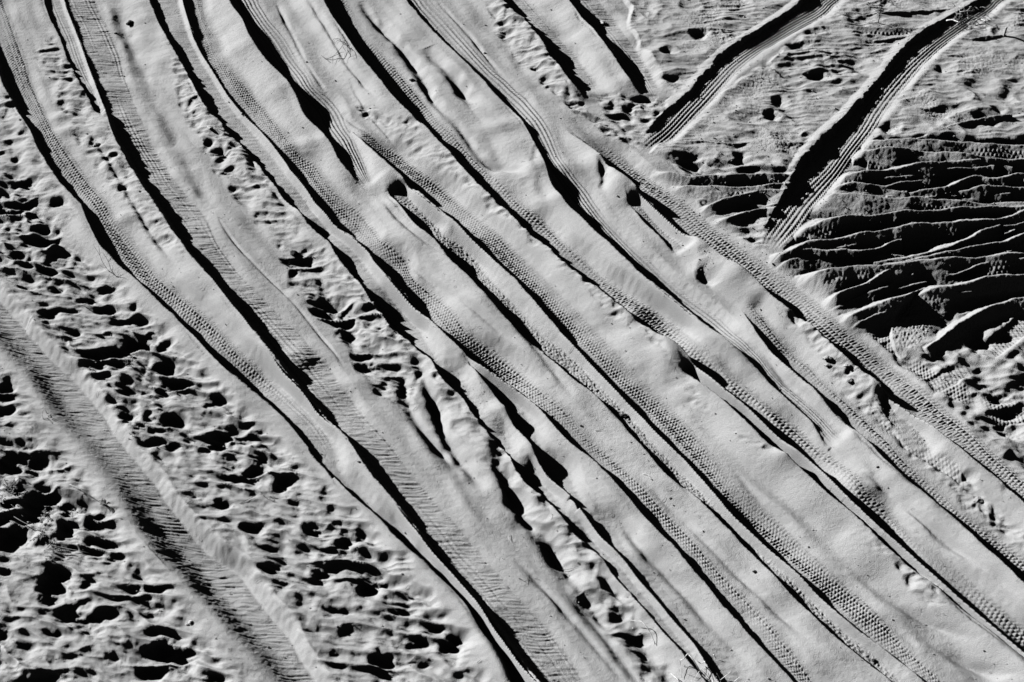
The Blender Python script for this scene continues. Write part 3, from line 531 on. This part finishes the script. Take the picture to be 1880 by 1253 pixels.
# bare twig fanned over the ridge, top left of the middle
b = gp(622, 118); t = empty("dry_twig", b)
main = MB(); main.tube([v-b for v in lay([(598, 109), (612, 103), (630, 80), (634, 66)], .02, [.002, .03, .05, .03])], .0032, .0018); main.build("stem", M_TWIG, t)
for ln in ([(612, 103), (622, 99), (627, 92), (633, 95)], [(630, 80), (622, 70), (613, 74), (616, 80)], [(629, 84), (634, 92), (637, 97), (642, 89), (652, 88)],
           [(637, 97), (633, 104), (626, 108), (621, 114)], [(642, 90), (644, 100), (642, 107)], [(630, 80), (637, 84), (638, 92)], [(598, 109), (590, 102)], [(611, 104), (611, 118)], [(626, 72), (615, 69), (610, 76)]):
    m = MB(); m.tube([v-b for v in lay(ln, .02, [.035]*(len(ln)-1)+[.012])], .0022, .0011); m.build("branch", M_TWIG, t)
tag(t, "dark bare twig fanned out over the bright ridge beside the long black rut", "twig")
# upright dead stalk near the top right
b = gp(1612, 42); t = empty("dead_stalk", b)
m = MB(); m.tube([Vector((0, 0, -.01)), Vector((.002, 0, .07)), Vector((-.004, .004, .13)), Vector((.002, 0, .19))], .004, .0025); m.build("stem", M_TWIG, t)
for x0, z0, x1, z1, x2, z2 in ((0, .08, -.05, .13, -.09, .15), (0, .09, -.03, .15, -.05, .20), (0, .12, .03, .16, .05, .17), (0, .13, -.02, .18, -.06, .22), (0, .07, -.03, .10, -.07, .13), (0, .15, .02, .2, .045, .21), (0, .11, -.03, .12, -.04, .17), (-.004, .17, -.01, .2, -.03, .24)):
    m = MB(); m.tube([Vector((x0, 0, z0)), Vector((x1, random.uniform(-.03, .03), z1)), Vector((x2, random.uniform(-.05, .05), z2))], .0022, .001); m.build("branch", M_TWIG, t)
tag(t, "upright dead stalk with a thin branching head near the top edge, between the two trenches", "plant")
# tangle of dead branches across the top of the right-hand trench
b = gp(1775, 42); t = empty("dead_branch", b)
for ln, lf, r, mt in (([(1740, 31), (1752, 36), (1765, 38), (1775, 46), (1784, 50)], [.05, .09, .08, .04, .02], .007, M_STRAW), ([(1748, 37), (1758, 42), (1768, 45), (1778, 48)], [.03, .06, .05, .02], .005, M_STRAW),
                  ([(1765, 15), (1776, 20), (1790, 22)], [.1, .12, .08], .006, M_GREY), ([(1786, 46), (1792, 39), (1804, 36), (1815, 38)], [.02, .06, .07, .05], .005, M_GREY),
                  ([(1800, 38), (1812, 40), (1820, 39)], [.04, .05, .02], .005, M_STRAW), ([(1762, 34), (1764, 22), (1763, 11)], [.04, .1, .1], .005, M_GREY),
                  ([(1776, 20), (1783, 12), (1782, 5)], [.1, .12, .1], .004, M_GREY), ([(1753, 30), (1758, 24), (1757, 16)], [.03, .09, .1], .004, M_GREY), ([(1775, 44), (1786, 41), (1795, 44)], [.05, .08, .03], .004, M_STRAW)):
    m = MB(); m.tube([v-b for v in lay(ln, .02, lf)], r, r*.4); m.build("branch", mt, t)
for k in range(26):
    m = MB(); x = random.uniform(1745, 1800); y = random.uniform(10, 46)
    m.tube([v-b for v in lay([(x, y), (x+random.uniform(-9, 9), y+random.uniform(-7, 3)), (x+random.uniform(-16, 16), y+random.uniform(-12, 6))], .02, [.01, random.uniform(.03, .1), random.uniform(.02, .12)])], .0028, .0012); m.build("twig", M_GREY if k % 3 else M_TWIG, t)
tag(t, "tangle of dead pale branches lying across the far end of the right-hand trench", "branch")
# thin stems at the left
b = gp(216, 509); t = empty("leafless_shrub", b)
for part, ln, lf, r in (("stem", [(216, 509), (200, 497), (188, 480), (183, 468), (172, 451)], [0, .03, .05, .05, .05], .0026), ("branch", [(183, 468), (182, 458), (180, 450)], [.05, .06, .06], .0016), ("branch", [(205, 500), (207, 490), (205, 486)], [.03, .05, .06], .0016),
                        ("branch", [(216, 509), (218, 502), (222, 504)], [0, .03, .04], .0015), ("branch", [(195, 492), (188, 490), (182, 484)], [.04, .04, .03], .0014)):
    m = MB(); m.tube([v-b for v in lay(ln, .01, lf)], r, r*.45); m.build(part, M_TWIG, t)
tag(t, "thin leafless stem leaning left over the slope above the footprints", "plant")
# straw at the bottom edge
b = gp(1305, 1252); t = empty("straw_clump", b)
for ln, lf, r in (([(1305, 1253), (1290, 1240), (1272, 1218), (1262, 1203)], [0, .03, .07, .08], .0045), ([(1295, 1225), (1293, 1221), (1288, 1214), (1280, 1211)], [.03, .05, .06, .07], .0045), ([(1306, 1253), (1301, 1246), (1296, 1243)], [0, .03, .04], .004),
                  ([(1308, 1253), (1312, 1246), (1315, 1244)], [0, .03, .05], .006), ([(1318, 1253), (1330, 1243), (1343, 1233)], [.01, .06, .08], .003), ([(1262, 1204), (1255, 1209), (1249, 1214), (1252, 1245)], [.08, .06, .04, .01], .003),
                  ([(1290, 1225), (1283, 1235), (1273, 1250)], [.05, .04, .01], .0022), ([(1340, 1260), (1350, 1250), (1358, 1244)], [0, .05, .09], .004), ([(1325, 1262), (1322, 1248), (1316, 1238)], [0, .06, .1], .002), ([(1300, 1262), (1285, 1253), (1268, 1250)], [0, .03, .03], .0025)):
    m = MB(); m.tube([v-b for v in lay(ln, .01, lf)], r, r*.5); m.build("stalk", M_STRAW, t)
for ln in ([(1305, 1250), (1290, 1232), (1270, 1226), (1255, 1224)], [(1300, 1251), (1280, 1244), (1262, 1238)], [(1310, 1250), (1300, 1235), (1290, 1229)]):
    m = MB(); m.tube([v-b for v in lay(ln, .01, [0, .01, .008, .005][:len(ln)])], .0016, .0009); m.build("root", M_TWIG, t)
tag(t, "clump of pale broken straw standing in the ruts at the bottom edge", "grass")
ST = "bright loose straws above and beside the clump at the bottom edge"
stalk("straw", "long curved pale straw leaning out of the shadow above the straw clump", "straw", [(1203, 1183), (1195, 1160), (1183, 1144), (1176, 1138), (1168, 1139), (1158, 1138)], .0034, M_STRAW, [.01, .05, .06, .06, .05, .04], ST)
stalk("straw", "pale split straw at the bottom edge on the left of the straw clump", "straw", [(1249, 1256), (1245, 1246), (1238, 1240), (1232, 1235)], .004, M_STRAW, [0, .04, .05, .05], ST)
stalk("straw", "short pale straw on the ridge to the right, above the straw clump", "straw", [(1310, 1202), (1315, 1209)], .0035, M_STRAW, [.03, .01], ST)
stalk("straw", "tiny pale straw in the black shadow under the long curved straw", "straw", [(1162, 1152), (1165, 1157)], .004, M_STRAW, [.03, .02], ST)
SM = "fine stems lying on the smooth sand"
for ln, lb in (([(937, 982), (933, 986), (936, 994)], "tiny curved stem on the smooth sand right of the widest ribbed rut"), ([(952, 1062), (958, 1064), (963, 1068), (969, 1063)], "dark bent stem on the smooth sand below the tiny curved one"),
               ([(1301, 912), (1307, 905), (1310, 893), (1315, 902)], "thin looped stem on the ridge in the lower middle"), ([(648, 335), (655, 332), (662, 331)], "dark stem caught on a crest in the upper left middle"),
               ([(1180, 870), (1190, 872), (1195, 880)], "thin pale stem along the lugged rut near the centre bottom"), ([(1160, 1185), (1166, 1190), (1172, 1193)], "very thin dark stem on the bright ridge near the bottom"),
               ([(1093, 791), (1108, 788)], "short dark stem across the smooth band right of the centre"), ([(440, 925), (468, 910), (475, 904)], "thin bent stem hanging over the footprints at the left"),
               ([(510, 895), (522, 902), (523, 914)], "curled stem among the footprints beside the narrow rut"), ([(1022, 938), (1012, 946), (1008, 952)], "pale fine stem crossing the groove in the lower middle"), ([(1030, 1046), (1045, 1045), (1066, 1038)], "pale long fine stem across the dark groove at lower centre")):
    stalk("fine_stem", lb, "stem", ln, .0016, M_TWIG if "dark" in lb or "bent" in lb else M_STRAW, [.004, .012, .012, .004][:len(ln)], SM)
# dead shoots poking out of the footprint field
SH = "dead shoots in the trampled sand at the left"
for (x, y, n, hh), lb in (((238, 668, 8, .05), "largest bunch of pale dead shoots, in the middle of the trampled sand"), ((124, 624, 4, .03), "small bunch of shoots in the upper footprints at the left"), ((162, 680, 4, .03), "two-toned shoots left of the largest bunch"),
                         ((88, 765, 6, .035), "shoots on the edge of the soft wheel track at the left"), ((240, 803, 3, .03), "shoots on a crest under the black hollows in the middle left"), ((343, 798, 3, .035), "leaning shoot above the long dark footprint"),
                         ((404, 826, 3, .04), "pair of shoots in the dark near the narrow rut"), ((72, 1103, 5, .035), "shoots in the black hollow at the lower left"), ((245, 1085, 5, .04), "shoots above the wide footprint at the lower left"), ((495, 915, 5, .03), "shoots beside the hollows left of the narrow rut"), ((163, 565, 3, .03), "single thin shoot in the uppermost footprints")):
    b = gp(x, y); t = empty("dead_shoots", b)
    for k in range(n):
        m = MB(); a = random.uniform(0, 6.3); o = Vector((random.uniform(-.035, .035), random.uniform(-.03, .03), -.006)); q = random.uniform(.6, 1.1)*hh
        o.z += hz(b.x+o.x, b.y+o.y)-b.z
        m.tube([o, o+Vector((.25*q*math.cos(a), .25*q*math.sin(a), .6*q)), o+Vector((.7*q*math.cos(a), .7*q*math.sin(a), q))], .0028, .0015); m.build("shoot", M_STRAW if k % 2 else M_GREY, t)
    tag(t, lb, "plant", SH)
# leafy weed and its runners at the left edge
def weed(px, py, n, spread, hh, label, seed, leafm=M_LEAF):
    rnd = random.Random(seed); b = gp(px, py); t = empty("leafy_weed", b)
    for k in range(n):
        a = rnd.uniform(0, 6.3); L = spread*rnd.uniform(.4, 1); z = hh*rnd.uniform(.4, 1)
        p = [Vector((0, 0, -.005)), Vector((.4*L*math.cos(a), .4*L*math.sin(a), z*.7)), Vector((L*math.cos(a), L*math.sin(a), z))]
        m = MB(); m.tube(p, .002, .0012); st = m.build("stem", M_TWIG, t)
        m = MB()
        for q in range(7):
            f = rnd.uniform(.25, 1); c = p[0].lerp(p[1], f*2) if f < .5 else p[1].lerp(p[2], f*2-1); aa = rnd.uniform(0, 6.3)
            m.leaf(c, Vector((math.cos(aa), math.sin(aa), rnd.uniform(-.1, .6))), rnd.uniform(.012, .024), rnd.uniform(.003, .006))
        m.build("leaf_spray", leafm, t)
    return tag(t, label, "plant", "low weeds at the left edge")
weed(20, 905, 12, .11, .09, "dense leafy weed on the rim between the two big black hollows at the left edge", 1)
weed(85, 948, 8, .08, .03, "low leafy weed on the crest right of the dense one", 2)
weed(4, 925, 6, .06, .07, "pale leafed weed cut by the left edge of the picture", 3, M_GREY)
weed(187, 925, 5, .04, .03, "small weed at the right end of the black hollows", 4)
weed(100, 1022, 6, .06, .03, "sparse weed hanging into the dark hollow below the runners", 5)
weed(75, 985, 7, .07, .05, "shaded weed at the right rim of the biggest black hollow", 6)
RN = "creeping runners of the weeds at the left"
for ln, lb in (([(20, 925), (40, 945), (58, 952), (72, 957)], "upper runner from the dense weed down to the crest"), ([(5, 936), (30, 950), (55, 965), (90, 972), (125, 974)], "long lower runner along the rim of the biggest hollow"), ([(90, 1000), (120, 1003), (150, 1012), (165, 1016)], "short runner below the biggest hollow"), ([(128, 890), (150, 900), (172, 914), (190, 925)], "runner over the crest above the middle hollow"), ([(128, 942), (135, 934), (138, 944)], "arched runner on the rim of the middle hollow")):
    stalk("runner", lb, "runner", ln, .0028, M_GREY, [.012, .03, .02, .012, .008][:len(ln)], RN)
b = gp(118, 1018); t = empty("curled_tendril", b)
for k in range(6):
    o = Vector((-.03+.013*k, 0, 0)); m = MB()
    m.tube([o+Vector((.010*math.cos(a)+.004, .004*math.sin(a), .022+.024*math.sin(a))) for a in [j*math.pi/4-1.2 for j in range(7)]], .0022, .0016); m.build("coil", M_STRAW, t)
tag(t, "pale coiled tendril in the small dark hollow at the lower left", "tendril")
# scraps, stub and stones
b = gp(1118, 94); t = empty("paper_scrap", b)
for k, (dx, dy, a, L) in enumerate(((-.03, .005, .1, .035), (.012, 0, -.7, .028), (.035, -.01, .2, .02), (-.01, -.014, .6, .018))):
    m = MB(); m.lump((dx, dy, .012+.004*k), L*.6, .011, .005, 30+k, 5, 8, .4); m.build("scrap", M_PAPER, t)
tag(t, "torn white paper scraps at the left lip of the short upper rut", "litter")
m = MB(); b = gp(1843, 66); m.tube([b+Vector((0, 0, -.02)), b+Vector((.004, .01, .05)), b+Vector((.004, .012, .085))], .012, .010, 8); tag(m.build("wooden_stub", M_GREY, None, b), "short grey wooden stub standing upright in the sand at the top right", "stub")
STN = "stones and clods on the sand"
for (x, y, r, mt), lb in (((240, 44, .034, M_STONE), "black flat stone on the pale strip at the top left"), ((213, 62, .013, M_STONE), "small black pebble below the flat stone at the top left"), ((1107, 43, .026, M_PALE), "pale square stone in the short upper rut"), ((386, 236, .022, M_PALE), "pale stone beside the dark rut in the upper left"),
                         ((178, 268, .03, M_SAND), "clod in the scuffed patch beside the black rut at the left"), ((757, 148, .02, M_STONE), "dark clod on the crumbled ridge at the top middle"), ((798, 57, .016, M_PALE), "pale crumb on the edge of the narrow top rut"), ((540, 466, .03, M_STONE), "dark debris where the rut ends above the rough patch"),
                         ((1145, 765, .022, M_STONE), "dark clod in the narrow rut at the centre"), ((1555, 672, .02, M_PALE), "pale clod in the rubble between the right-hand ruts"), ((1560, 700, .022, M_SAND), "clod in the middle of the rubble between the right-hand ruts"), ((1520, 660, .03, M_SAND), "largest clod at the top of the rubble between the right-hand ruts"),
                         ((1520, 672, .02, M_SAND), "round clod under the largest one in the rubble"), ((1795, 920, .03, M_SAND), "clod at the lower end of the churned strip on the right"), ((1604, 1213, .012, M_STONE), "black crumb in the last rut at the bottom right"), ((350, 1143, .014, M_PALE), "pale pebble beside the soft wheel track at the bottom left"),
                         ((344, 1147, .010, M_PALE), "smaller pale pebble left of the first one at the bottom left"), ((293, 1122, .010, M_PALE), "pale pebble in the dark dip at the bottom left"), ((800, 380, .012, M_STONE), "dark pebble where the narrow rut starts in the upper middle"), ((1385, 1050, .011, M_STONE), "dark pebble on the smooth ridge at the lower right")):
    p = gp(x, y); m = MB(); m.lump(p+Vector((0, 0, r*.25)), r*1.2, r*.85, r*.6, int(x), 8, 12, .3); tag(m.build("stone" if mt is not M_SAND else "sand_clod", mt, None, p, False), lb, "stone" if mt is not M_SAND else "clod", STN)
# crumbs and bits of straw nobody could count
rnd = random.Random(99); m = MB()
for k in range(5200):
    px, py = rnd.uniform(-60, 1940), rnd.uniform(-60, 1300)
    if rnd.random() < .55: px = 1250+abs(rnd.gauss(0, 330)); py = rnd.uniform(-40, 500)
    x, y = up1(px, py, .03); z = hz(x, y); r = .0022*math.exp(rnd.gauss(.25, .5)); r = min(r, .011)
    b0 = len(m.v); ph = rnd.uniform(0, 6.3); e = rnd.uniform(.6, 1.5)
    for i in range(5): m.v.append(Vector((x+r*e*math.cos(ph+i*1.2566)*rnd.uniform(.7, 1.2), y+r*math.sin(ph+i*1.2566)*rnd.uniform(.7, 1.2), z-.001)))
    for i in range(5): m.v.append(Vector((x+.6*r*e*math.cos(ph+i*1.2566), y+.6*r*math.sin(ph+i*1.2566), z+r*rnd.uniform(.7, 1.2))))
    for i in range(5): m.f.append((b0+i, b0+(i+1) % 5, b0+5+(i+1) % 5, b0+5+i))
    m.f.append(tuple(b0+5+i for i in range(5)))
cr = m.build("sand_crumbs", M_SAND, None, (0, 0, 0), False); cr["kind"] = "stuff"; cr["label"] = "fine crumbs of sand scattered over the ruts and ridges"; cr["category"] = "crumbs"
m = MB()
for k in range(420):
    px, py = rnd.uniform(-40, 1920), rnd.uniform(-40, 1290); a = rnd.uniform(-.5, 1.2); L = rnd.uniform(.008, .04)
    x, y = up1(px, py, .03); q = []
    for f in (0, .5, 1): xx, yy = x+L*f*math.cos(a), y+L*f*math.sin(a); q.append(Vector((xx, yy, hz(xx, yy)+.003+.006*(f == .5))))
    m.tube(q, .0011, .0008, 4, 2)
cr = m.build("plant_debris", M_TWIG, None, (0, 0, 0)); cr["kind"] = "stuff"; cr["label"] = "tiny dark bits of stem strewn over the sand"; cr["category"] = "debris"
